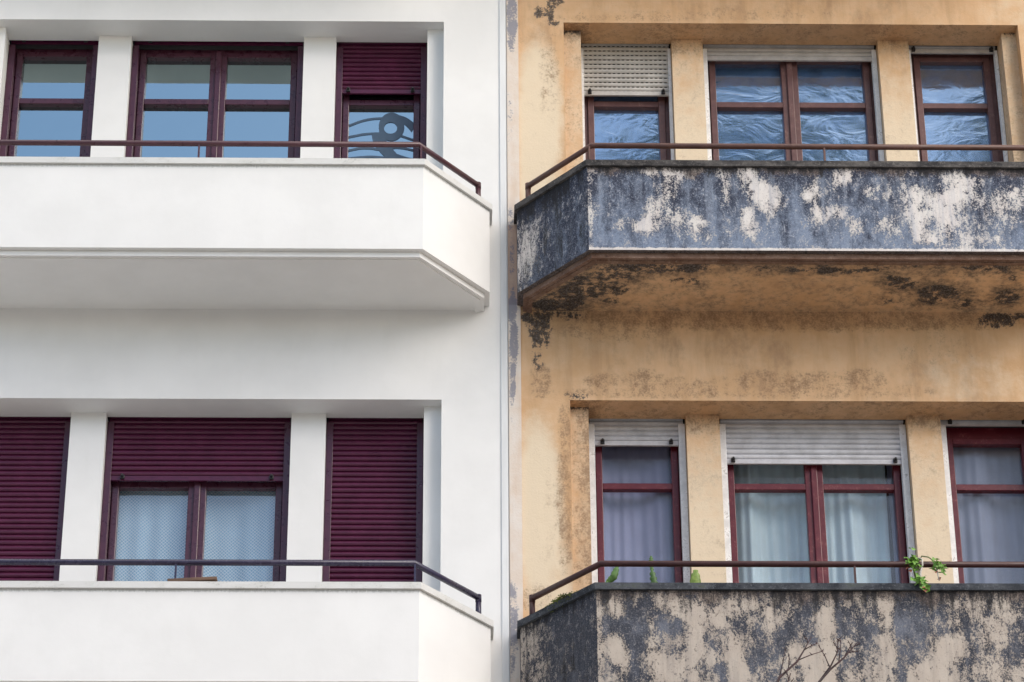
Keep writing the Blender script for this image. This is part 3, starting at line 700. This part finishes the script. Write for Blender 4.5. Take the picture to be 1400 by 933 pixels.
def owear(s):
    Mf, Mc = (UPM, UPC) if s == 1 else (LOM, LOC); A = 0.0 if s == 1 else 1.0
    def f(k, p, u, v):
        tv = 1 - v
        if k == 2:
            uu = (p.x - .527) / (3.42 - .527)
            r = samp(Mf, uu, tv if s == 1 else min(1, tv * 1.0))
            wob = .035 * math.sin(p.x * 9) + .03 * math.sin(p.x * 23 + 1)
            if s == 1: br = max(0, 1.0 - (tv + wob) * 7.0) * .95 
            else: br = max(0, 1.0 - (tv + wob) * 5.0)
            b = max(0, .62 - tv * 5) if s == 1 else max(0, .60 - tv * 1.5)
            if s == 1 and tv > .975: r = 1.05; br = 0
            if uu < .012: r = max(r, .62 if s == 0 else .5)
            light = 0
            if s == 1: b = b + .5 * max(0, .55 - tv) * .6 - .75 * max(0, tv - .45)
            return (r, br, b, A)
        if k == 1:
            r = samp(Mc, u, tv); b = (max(0, 1.0 - tv * 2.6) * (.5 + .5 * math.sin(2.2 * u + .6)) if s == 1 else max(0, .9 - tv * 4) * (1 - .5 * abs(u - .6)))
            return (r + (.10 if u < .5 else .02), .18 if s == 1 else .3, max(b, .28), A)
        return (.3, .3, .3, A)
    return f
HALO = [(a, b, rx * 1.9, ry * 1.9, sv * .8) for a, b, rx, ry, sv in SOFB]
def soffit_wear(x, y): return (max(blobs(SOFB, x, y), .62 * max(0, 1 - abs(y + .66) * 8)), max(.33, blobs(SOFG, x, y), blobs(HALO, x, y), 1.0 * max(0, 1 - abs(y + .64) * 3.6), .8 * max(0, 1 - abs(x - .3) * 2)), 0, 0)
OST = dict(par='parapet', slab='ochre_slab', mould='brown_mould')
balcony(OB, 1, (.063, 4.075), (.527, 3.611), -.185, dict(OST, cap='grimy_cap', rail='rail_rust', post='rail_rust'), owear(1), soffit_wear, posts=(.548, 2.156))
balcony(OB, 0, (.063, 4.075), (.527, 3.611), -.185, dict(OST, cap='lichen_cap', rail='rail_dark_red', post='rail_dark_red'), owear(0), posts=(2.172,))
balcony(OB, 2, (.063, 4.075), (.527, 3.611), -.185, dict(OST, cap='grimy_cap', rail='rail_rust', post='rail_rust'), simple=True, posts=(2.156,))
U = dict(frame='faded_maroon', guide='white_metal', glass='glass_wavy')
window(OB, .543, 1.212, 1, dict(U, n=1, sh='shutter_beige', bottom=14.508, stops=(.10, .90), gw=.022))
window(OB, 1.440, 2.725, 1, dict(U, n=2, sh='shutter_silver', bottom=14.826, gw=.034))
window(OB, 2.951, 3.619, 1, dict(U, n=1, sh='shutter_silver', bottom=14.900, stops=(.07, .93), gw=.022))
D = dict(frame='deep_red', guide='white_metal', glass='glass_old', head=.09)
window(OB, .543, 1.212, 0, dict(D, n=1, sh='shutter_grey', bottom=11.621, stops=(.15, .85)))
window(OB, 1.440, 2.725, 0, dict(D, n=2, sh='shutter_grey', bottom=11.483, stops=(.07, .93)))
window(OB, 2.951, 3.619, 0, dict(D, n=1, sh='shutter_grey', bottom=11.785, stops=(.12, .88)))

# ------------------------------------------------------------------ curtains (they hang free behind the panes)
def curtain(x0, x1, s, mat, label, y=.48, amp=.022, folds=9, seed=0, ztop=.05, group=None):
    r = random.Random(seed); ph = [r.random() * 6.28 for _ in range(4)]
    mb = MB(); nu, nv = 90, 24; z1 = LIN[s] - ztop; z0 = FLR[s] + .03; L = x1 - x0; i0 = 0
    for j in range(nv + 1):
        for i in range(nu + 1):
            u, v = i / nu, j / nv; k = .35 + .65 * v
            yy = y + k * amp * (math.sin(folds * 6.283 * u * .5 + ph[0]) + .6 * math.sin(folds * 6.283 * u * .83 + ph[1] + v) + .25 * math.sin(folds * 17 * u + ph[2]))
            yy += .012 * math.sin(u * 5 + v * 4 + ph[3])
            mb.v.append((x0 + L * u + .008 * math.sin(v * 3 + u * 9), yy, z1 + (z0 - z1) * v)); mb.c.append((0, 0, 0, 0))
    for j in range(nv):
        for i in range(nu):
            a = j * (nu + 1) + i; mb.f.append((a, a + nu + 1, a + nu + 2, a + 1)); mb.smooth.append(True)
    o = mb.build('curtain', mat)
    sm = o.modifiers.new('cloth', 'SOLIDIFY'); sm.thickness = .002
    return tag(o, label, 'curtain', group)
G = 'curtains behind the lower windows'
curtain(-2.70, -1.51, 0, 'curtain_net', 'pale blue net curtain with a diamond lattice between maroon shutters', y=.485, folds=3, amp=.045, seed=3, group=G)
curtain(.58, 1.18, 0, 'curtain_lavender', 'grey lavender curtain in the narrow window nearest the white building', folds=3, amp=.04, seed=5, group=G)
curtain(1.46, 2.07, 0, 'curtain_pale_blue', 'pale blue curtain in the left half of the wide red window', folds=3, amp=.062, y=.535, seed=8, group=G)
curtain(2.12, 2.595, 0, 'curtain_pale_blue', 'pale blue curtain in the right half of the wide red window', folds=2.4, amp=.062, y=.535, seed=13, group=G)
curtain(2.615, 2.72, 0, 'curtain_lavender', 'narrow mauve strip of curtain by the right frame of the wide red window', y=.56, folds=1, amp=.01, seed=15, group=G)
curtain(2.98, 3.60, 0, 'curtain_grey', 'dark grey curtain in the narrow window farthest right', folds=3, amp=.04, seed=21, group=G)

# ------------------------------------------------------------------ plants and small things on the balconies
def pot(root, x, y, z, h=.2, r=.09):
    mb = MB(); mb.tube([(x, y, z), (x, y, z + h * .82), (x, y, z + h * .82), (x, y, z + h)], [r * .72, r * .95, r * 1.08, r * 1.1], 18); mb.build('pot', 'terracotta', root)
def blade(mb, pts, wd, th, wav=0, n=10):     # fleshy flattened pad swept along pts
    P = [Vector(p) for p in pts]; Q = []
    for k in range(len(P) - 1):
        for i in range(8): Q.append(P[k].lerp(P[k + 1], i / 8))
    Q.append(P[-1]); m = len(Q); i0 = len(mb.v)
    for k, p in enumerate(Q):
        t = k / (m - 1); w = wd(t) * (1 + wav * (1 if (k % 3) else -1)); d = (Q[min(m - 1, k + 1)] - Q[max(0, k - 1)]).normalized()
        a = d.cross(Vector((0, 1, 0))).normalized(); b = Vector((0, 1, 0))
        for q in range(n):
            g = 2 * math.pi * q / n; mb.v.append(tuple(p + a * math.cos(g) * w + b * math.sin(g) * min(th, w))); mb.c.append((0, 0, 0, 0))
    for k in range(m - 1):
        for q in range(n):
            a = i0 + k * n + q; b = i0 + k * n + (q + 1) % n; mb.f.append((a, b, b + n, a + n)); mb.smooth.append(True)
    mb.f.append(tuple(i0 + q for q in range(n))); mb.f.append(tuple(i0 + (m - 1) * n + q for q in range(n))); mb.smooth += [True, True]
CG = 'cacti behind the lower right coping'; FB = FLR[0] + .002
def cactus(x, y, label, mat, stems):
    c = empty('cactus', (x, y, FB), label, 'cactus', CG); pot(c, x, y, FB, .22)
    b = MB(); b.tube([(x, y, FB + .18), (x, y, 10.10)], [.02, .014], 8); b.build('trunk', 'stem_green', c)
    for pts, wd, th, wav in stems:
        p = MB(); blade(p, pts, wd, th, wav); p.build('pad', mat, c)
pad = lambda w: (lambda t: w * (.35 + .65 * math.sin(math.pi * min(1, .12 + t * .80))) if t < .93 else w * .45)
cactus(.575, -.53, 'cactus with a leaning jointed green stem near the chamfered corner', 'cactus',
       [([(.572, -.53, 10.07), (.590, -.53, 10.15), (.612, -.535, 10.195)], pad(.026), .012, .08), ([(.608, -.535, 10.19), (.650, -.55, 10.225), (.676, -.55, 10.30)], pad(.023), .010, .08)])
cactus(.915, -.52, 'cactus with a thin upright serrated stem behind the dark handrail', 'cactus',
       [([(.918, -.52, 10.06), (.908, -.52, 10.20), (.896, -.52, 10.29)], pad(.021), .010, .22), ([(.898, -.52, 10.28), (.894, -.52, 10.34), (.894, -.52, 10.385)], pad(.014), .008, .2)])
cactus(1.175, -.52, 'cactus with one rounded lime green pad in front of the ochre pillar', 'cactus_lime',
       [([(1.172, -.52, 10.06), (1.170, -.52, 10.18), (1.176, -.52, 10.285)], pad(.036), .013, .05)])

tp = empty('trailing_plant', (2.60, -.42, FB), 'leafy green trailing plant spilling over the dark coping on bare looping stems', 'plant')
pot(tp, 2.60, -.42, FB, .26, .12)
st = MB()
st.tube([(2.60, -.42, 9.78), (2.60, -.48, 10.10), (2.585, -.66, 10.285), (2.600, -.70, 10.303), (2.640, -.71, 10.292), (2.668, -.72, 10.262), (2.676, -.73, 10.225)], .0045, 6)
st.tube([(2.60, -.46, 9.9), (2.57, -.62, 10.14), (2.545, -.70, 10.19), (2.528, -.74, 10.235)], .006, 6)
st.build('stem', 'stem_green', tp)
s2 = MB(); s2.tube([(2.585, -.68, 10.30), (2.598, -.72, 10.27), (2.594, -.74, 10.22), (2.575, -.76, 10.16), (2.566, -.79, 10.09)], .006, 6)
s2.tube([(2.598, -.72, 10.23), (2.57, -.73, 10.18), (2.56, -.74, 10.13)], .005, 6); s2.tube([(2.676, -.73, 10.225), (2.684, -.75, 10.16), (2.688, -.76, 10.105)], .0045, 6)
s2.build('dry_stem', 'stem_pale', tp)
def leaf(mb, c, size, r):
    c = Vector(c); nrm = Vector((r.uniform(-.6, .6), r.uniform(-1, -.35), r.uniform(.0, .9))).normalized(); a = nrm.orthogonal().normalized()
    a = Matrix.Rotation(r.uniform(0, 6.28), 3, nrm) @ a; b = nrm.cross(a); i0 = len(mb.v)
    mb.v.append(tuple(c)); mb.c.append((0, 0, 0, 0)); n = 15
    for k in range(n):
        t = 2 * math.pi * k / n; rad = size * (.74 + .26 * math.cos(5 * t)) * (1 if abs(t - math.pi) > .35 else .45)
        mb.v.append(tuple(c + a * math.cos(t) * rad + b * math.sin(t) * rad + nrm * (size * .25 * math.cos(2 * t)))); mb.c.append((0, 0, 0, 0))
    for k in range(n): mb.f.append((i0, i0 + 1 + k, i0 + 1 + (k + 1) % n)); mb.smooth.append(False)
rl = random.Random(4); lf = MB()
for (cx, cy, cz, rx, rz, n, sz) in ((2.528, -.75, 10.235, .050, .045, 20, .024), (2.505, -.75, 10.25, .03, .02, 6, .02), (2.568, -.80, 10.075, .042, .036, 16, .022), (2.690, -.755, 10.205, .046, .034, 16, .022), (2.60, -.77, 10.05, .02, .02, 4, .02)):
    for _ in range(n): leaf(lf, (cx + rl.gauss(0, rx * .55), cy + rl.uniform(-.03, .03), cz + rl.gauss(0, rz * .55)), 1.3 * sz * rl.uniform(.7, 1.2), rl)
lf.build('foliage', 'leaf_green', tp)
lr = MB()
for c in ((2.585, -.83, 10.005), (2.578, -.83, 10.02), (2.50, -.74, 10.20), (2.515, -.74, 10.185), (2.672, -.75, 10.17), (2.69, -.76, 10.12)): leaf(lr, c, .018, rl)
lr.build('withered_leaves', 'leaf_red', tp)

ms = MB()
for _ in range(420):
    t = min(1, max(0, rl.gauss(.5, .23))); x = .215 + .20 * t; y = -.383 - .242 * t; hgt = .032 * (1 - (2 * t - 1) ** 2)
    c = Vector((x + rl.gauss(0, .006), y + rl.gauss(0, .018), 10.079 + max(0, rl.uniform(-.2, 1)) * hgt)); leaf(ms, c, rl.uniform(.005, .010), rl)
for _ in range(160):
    t = rl.random(); leaf(ms, (.24 + .15 * t + rl.gauss(0, .004), -.425 - .185 * t, 10.075 - abs(rl.gauss(0, .02))), rl.uniform(.004, .008), rl)
tag(ms.build('moss_clump', 'moss'), 'dark green moss clump growing on the slanted end of a coping', 'moss')

bd = MB(); bd.box(-2.16, -1.85, -.764, -.69, 10.080, 10.102); bo = bd.build('wooden_board', 'board_wood', bevel=.003)
bo.rotation_euler = (0, math.radians(-2.2), math.radians(-2)); bo.location.z += .0085
tag(bo, 'brown wooden board lying on the lower white coping behind the rail', 'board')

# ------------------------------------------------------------------ bare sapling in front of the lower right balcony
bt = empty('bare_tree', (1.52, -1.75, 0.1), 'leafless tree whose thin reddish twigs reach up before the stained lower balcony', 'tree')
tr = MB(); tr.tube([(1.52, -1.75, .1), (1.50, -1.75, 2.5), (1.56, -1.73, 5.0), (1.54, -1.70, 7.2), (1.58, -1.66, 8.3)], [.075, .06, .045, .03, .02], 10); tr.build('trunk', 'bark', bt)
tw = MB()
def shoot(pts, r0, r1, sub):
    tw.tube(pts, [r0 + (r1 - r0) * k / (len(pts) - 1) for k in range(len(pts))], 6)
    P = [Vector(p) for p in pts]
    for (t, dx, dz, ln) in sub:
        k = min(len(P) - 2, int(t * (len(P) - 1))); f = t * (len(P) - 1) - k; b = P[k].lerp(P[k + 1], f); d = Vector((dx, rl.uniform(-.1, .1), dz)).normalized()
        tw.tube([b, b + d * ln * .5 + Vector((.004, 0, .006)), b + d * ln], [r1 * 1.3, r1, r1 * .7], 5)
        for q in (.55, .9): tw.tube([b + d * ln * q, b + d * ln * q + Vector((rl.uniform(-.02, .02), 0, .018))], [.004, .0015], 5)
shoot([(1.57, -1.66, 8.2), (1.45, -1.58, 8.80), (1.56, -1.52, 9.10), (1.675, -1.50, 9.215), (1.72, -1.5, 9.29), (1.768, -1.5, 9.375)], .012, .003, [(.62, .9, .35, .17), (.4, .25, 1, .20), (.8, .9, .5, .10), (.5, .1, 1, .1), (.9, -.3, 1, .05)])
shoot([(1.575, -1.66, 8.3), (1.74, -1.56, 8.80), (1.80, -1.5, 9.085), (1.87, -1.5, 9.165), (1.955, -1.5, 9.24), (2.045, -1.5, 9.345)], .013, .003, [(.60, -.4, 1, .17), (.72, .15, 1, .15), (.8, .5, .9, .10), (.86, 1, .1, .06), (.94, .9, .3, .04), (.9, -.2, 1, .05)])
shoot([(1.80, -1.5, 9.085), (1.875, -1.5, 9.19), (1.915, -1.5, 9.27), (1.925, -1.5, 9.365)], .007, .0025, [(.5, .5, 1, .08), (.75, -.5, 1, .05), (.9, .5, 1, .03)])
shoot([(1.56, -1.66, 8.1), (1.60, -1.58, 8.75), (1.58, -1.54, 8.98), (1.63, -1.52, 9.13)], .01, .003, [(.7, .6, 1, .1), (.9, -.3, 1, .06)])
tw.build('twigs', 'twig', bt)

# ------------------------------------------------------------------ street trees across the way, mirrored by the old panes
def leafy_tree(x, y, h, cz, rx, rz, n, seed, label, leafsz=.085):
    r = random.Random(seed); t = empty('leafy_tree', (x, y, .1), label, 'tree', 'tall trees across the street')
    tk = MB(); tk.tube([(x, y, .1), (x + .1, y, h * .35), (x - .1, y + .1, h * .65), (x, y, h * .93)], [.36, .27, .16, .03], 12)
    for _ in range(16):
        z = r.uniform(cz - rz * .8, cz + rz * .6); a = r.uniform(0, 6.28); L = rx * r.uniform(.5, .95) * math.sqrt(max(.1, 1 - ((z - cz) / rz) ** 2))
        tk.tube([(x, y, z - L * .5), (x + math.cos(a) * L * .5, y + math.sin(a) * L * .5, z - L * .1), (x + math.cos(a) * L, y + math.sin(a) * L, z + L * .1)], [.1, .06, .02], 6)
    tk.build('trunk', 'bark', t)
    cr = MB(); cl = []
    for _ in range(70):
        while True:
            p = Vector((r.uniform(-1, 1), r.uniform(-1, 1), r.uniform(-1, 1)))
            if .25 < p.length < 1: break
        cl.append(Vector((x + p.x * rx, y + p.y * rx, cz + p.z * rz)))
    for _ in range(n):
        c = r.choice(cl); p = c + Vector((r.gauss(0, .34), r.gauss(0, .34), r.gauss(0, .28)))
        nv = Vector((r.gauss(0, 1), r.gauss(0, 1), r.gauss(0, 1))).normalized(); a = nv.orthogonal().normalized(); b = nv.cross(a); s = leafsz * r.uniform(.6, 1.3)
        cr.quad(p + a * s, p + b * s * .6, p - a * s, p - b * s * .6)
    cr.build('crown', 'tree_leaf', t)
leafy_tree(2.9, -14.0, 25.0, 21.0, 2.5, 3.2, 13000, 2, 'tall leafy street tree mirrored in the wide weathered window')
leafy_tree(7.1, -14.2, 25.2, 21.4, 1.2, 3.3, 9000, 5, 'slimmer leafy street tree mirrored in the far right upper window')

# ------------------------------------------------------------------ unseen houses across the square, added behind the photographer to block low sky
for i, (x, w, h, mat, lab) in enumerate(((-34, 20, 16.0, 'far_grey', 'unseen grey apartment block added against low sky, to the west'), (-12.5, 22, 15.5, 'far_cream', 'unseen cream apartment block added against low sky, in the middle'), (12, 26, 14.5, 'far_brick', 'unseen brick coloured apartment block added against low sky, to the east'), (38, 25, 13, 'far_grey', 'lower unseen grey apartment block added against low sky, farthest east'))):
    hb = empty('apartment_building', (x, -34, .1), lab, 'apartment building', 'unseen houses added to block low sky')
    b = MB(); b.box(x - w / 2, x + w / 2, -46, -34, .1, h); b.build('wall', mat, hb)
    b = MB(); b.box(x - w / 2 - .3, x + w / 2 + .3, -46.3, -33.7, h + .002, h + .35); b.build('roof', 'zinc', hb)
    for fz in range(int((h - 1.5) / 3.2)):
        for c in range(int(w / 3)):
            wx = x - w / 2 + 1.5 + c * 3; b = MB(); b.box(wx - .5, wx + .5, -33.995, -33.95, 1.2 + fz * 3.2, 2.8 + fz * 3.2); b.build('window', 'far_pane', hb)

# ------------------------------------------------------------------ ground
def sheet(name, x0, x1, y0, y1, z, mat, thick=None):
    mb = MB()
    if thick: mb.box(x0, x1, y0, y1, z - thick, z)
    else: mb.quad((x0, y0, z), (x1, y0, z), (x1, y1, z), (x0, y1, z))
    return tag(mb.build(name, mat), kind='structure')
sheet('ground', -600, 600, -600, 600, -.03, 'earth')
sheet('road', -300, 300, -12.4, -6.2, .0, 'asphalt')
sheet('pavement', -300, 300, -6.0, -.004, .1, 'concrete_pale', .12)
sheet('square', -300, 300, -33.9, -12.6, .1, 'concrete_pale', .12)
k = MB(); k.box(-300, 300, -6.2, -6.002, -.02, .115); tag(k.build('kerb', 'kerb_stone', bevel=.01), kind='structure')
k = MB(); k.box(-300, 300, -12.598, -12.4, -.02, .115); tag(k.build('kerb', 'kerb_stone', bevel=.01), kind='structure')
k = MB()
for i in range(-20, 20): k.quad((i * 6, -9.36, .004), (i * 6 + 3, -9.36, .004), (i * 6 + 3, -9.24, .004), (i * 6, -9.24, .004))
tag(k.build('road_marking', 'road_paint'), kind='structure')

# ------------------------------------------------------------------ light
CLOUD = (10.6, 10.2, 9.8)
SUN = Vector((.62, -.70, .58)).normalized()
el = math.asin(SUN.z); az = math.atan2(SUN.x, SUN.y)
wd = bpy.data.worlds.new('World'); SC.world = wd; wd.use_nodes = True
nt = wd.node_tree; nt.nodes.clear()
sky = nt.nodes.new('ShaderNodeTexSky'); sky.sky_type = 'NISHITA'; sky.sun_disc = False
sky.sun_elevation = el; sky.sun_rotation = az; sky.air_density = 1.0; sky.dust_density = 1.0; sky.ozone_density = 1.0; sky.altitude = 50
bg = nt.nodes.new('ShaderNodeBackground'); bg.inputs[1].default_value = .13; ow = nt.nodes.new('ShaderNodeOutputWorld')
tc = nt.nodes.new('ShaderNodeTexCoord'); sx = nt.nodes.new('ShaderNodeSeparateXYZ'); nt.links.new(tc.outputs['Generated'], sx.inputs[0])
cn = nt.nodes.new('ShaderNodeTexNoise'); cn.inputs['Scale'].default_value = 3.2; cn.inputs['Detail'].default_value = 6; cn.inputs['Roughness'].default_value = .6
nt.links.new(tc.outputs['Generated'], cn.inputs['Vector'])
ad = nt.nodes.new('ShaderNodeMath'); ad.operation = 'MULTIPLY_ADD'; ad.inputs[1].default_value = .55; nt.links.new(cn.outputs['Fac'], ad.inputs[0]); nt.links.new(sx.outputs[2], ad.inputs[2])
mr = nt.nodes.new('ShaderNodeMapRange'); mr.interpolation_type = 'SMOOTHSTEP'; mr.inputs[1].default_value = .86; mr.inputs[2].default_value = 1.06; nt.links.new(ad.outputs[0], mr.inputs[0])
mc = nt.nodes.new('ShaderNodeMix'); mc.data_type = 'RGBA'; mc.inputs[7].default_value = (*CLOUD, 1); nt.links.new(mr.outputs[0], mc.inputs[0]); nt.links.new(sky.outputs[0], mc.inputs[6])
nt.links.new(mc.outputs[2], bg.inputs[0]); nt.links.new(bg.outputs[0], ow.inputs[0])
sl = bpy.data.lights.new('sun', 'SUN'); sl.energy = 1.2; sl.angle = math.radians(34); sl.color = (1, .90, .80)
so = bpy.data.objects.new('sun', sl); COL.objects.link(so); so.rotation_euler = SUN.to_track_quat('Z', 'Y').to_euler(); so.location = (6, -8, 30)

# ------------------------------------------------------------------ camera
cam = bpy.data.cameras.new('camera'); co = bpy.data.objects.new('camera', cam); COL.objects.link(co); SC.camera = co
cam.sensor_width = 36; cam.lens = 36 * 4270 / 1400; cam.clip_end = 2000
R = Matrix(((0.99981822, 0.00400126, 0.01864175), (-0.01814597, 0.49979969, 0.86595092), (-0.00585224, -0.86613178, 0.49978145)))
m3 = Matrix(((R[0][0], -R[0][1], -R[0][2]), (R[1][0], -R[1][1], -R[1][2]), (R[2][0], -R[2][1], -R[2][2])))
co.matrix_world = Matrix.Translation((-0.37300589, -18.48850575, 1.6)) @ m3.to_4x4()

vs = SC.view_settings; vs.view_transform = 'Standard'; vs.look = 'None'; vs.gamma = 1; vs.exposure = .69; vs.use_curve_mapping = False
SC.cycles.max_bounces = 8; SC.cycles.diffuse_bounces = 4; SC.cycles.transparent_max_bounces = 12
SC.cycles.use_denoising = True
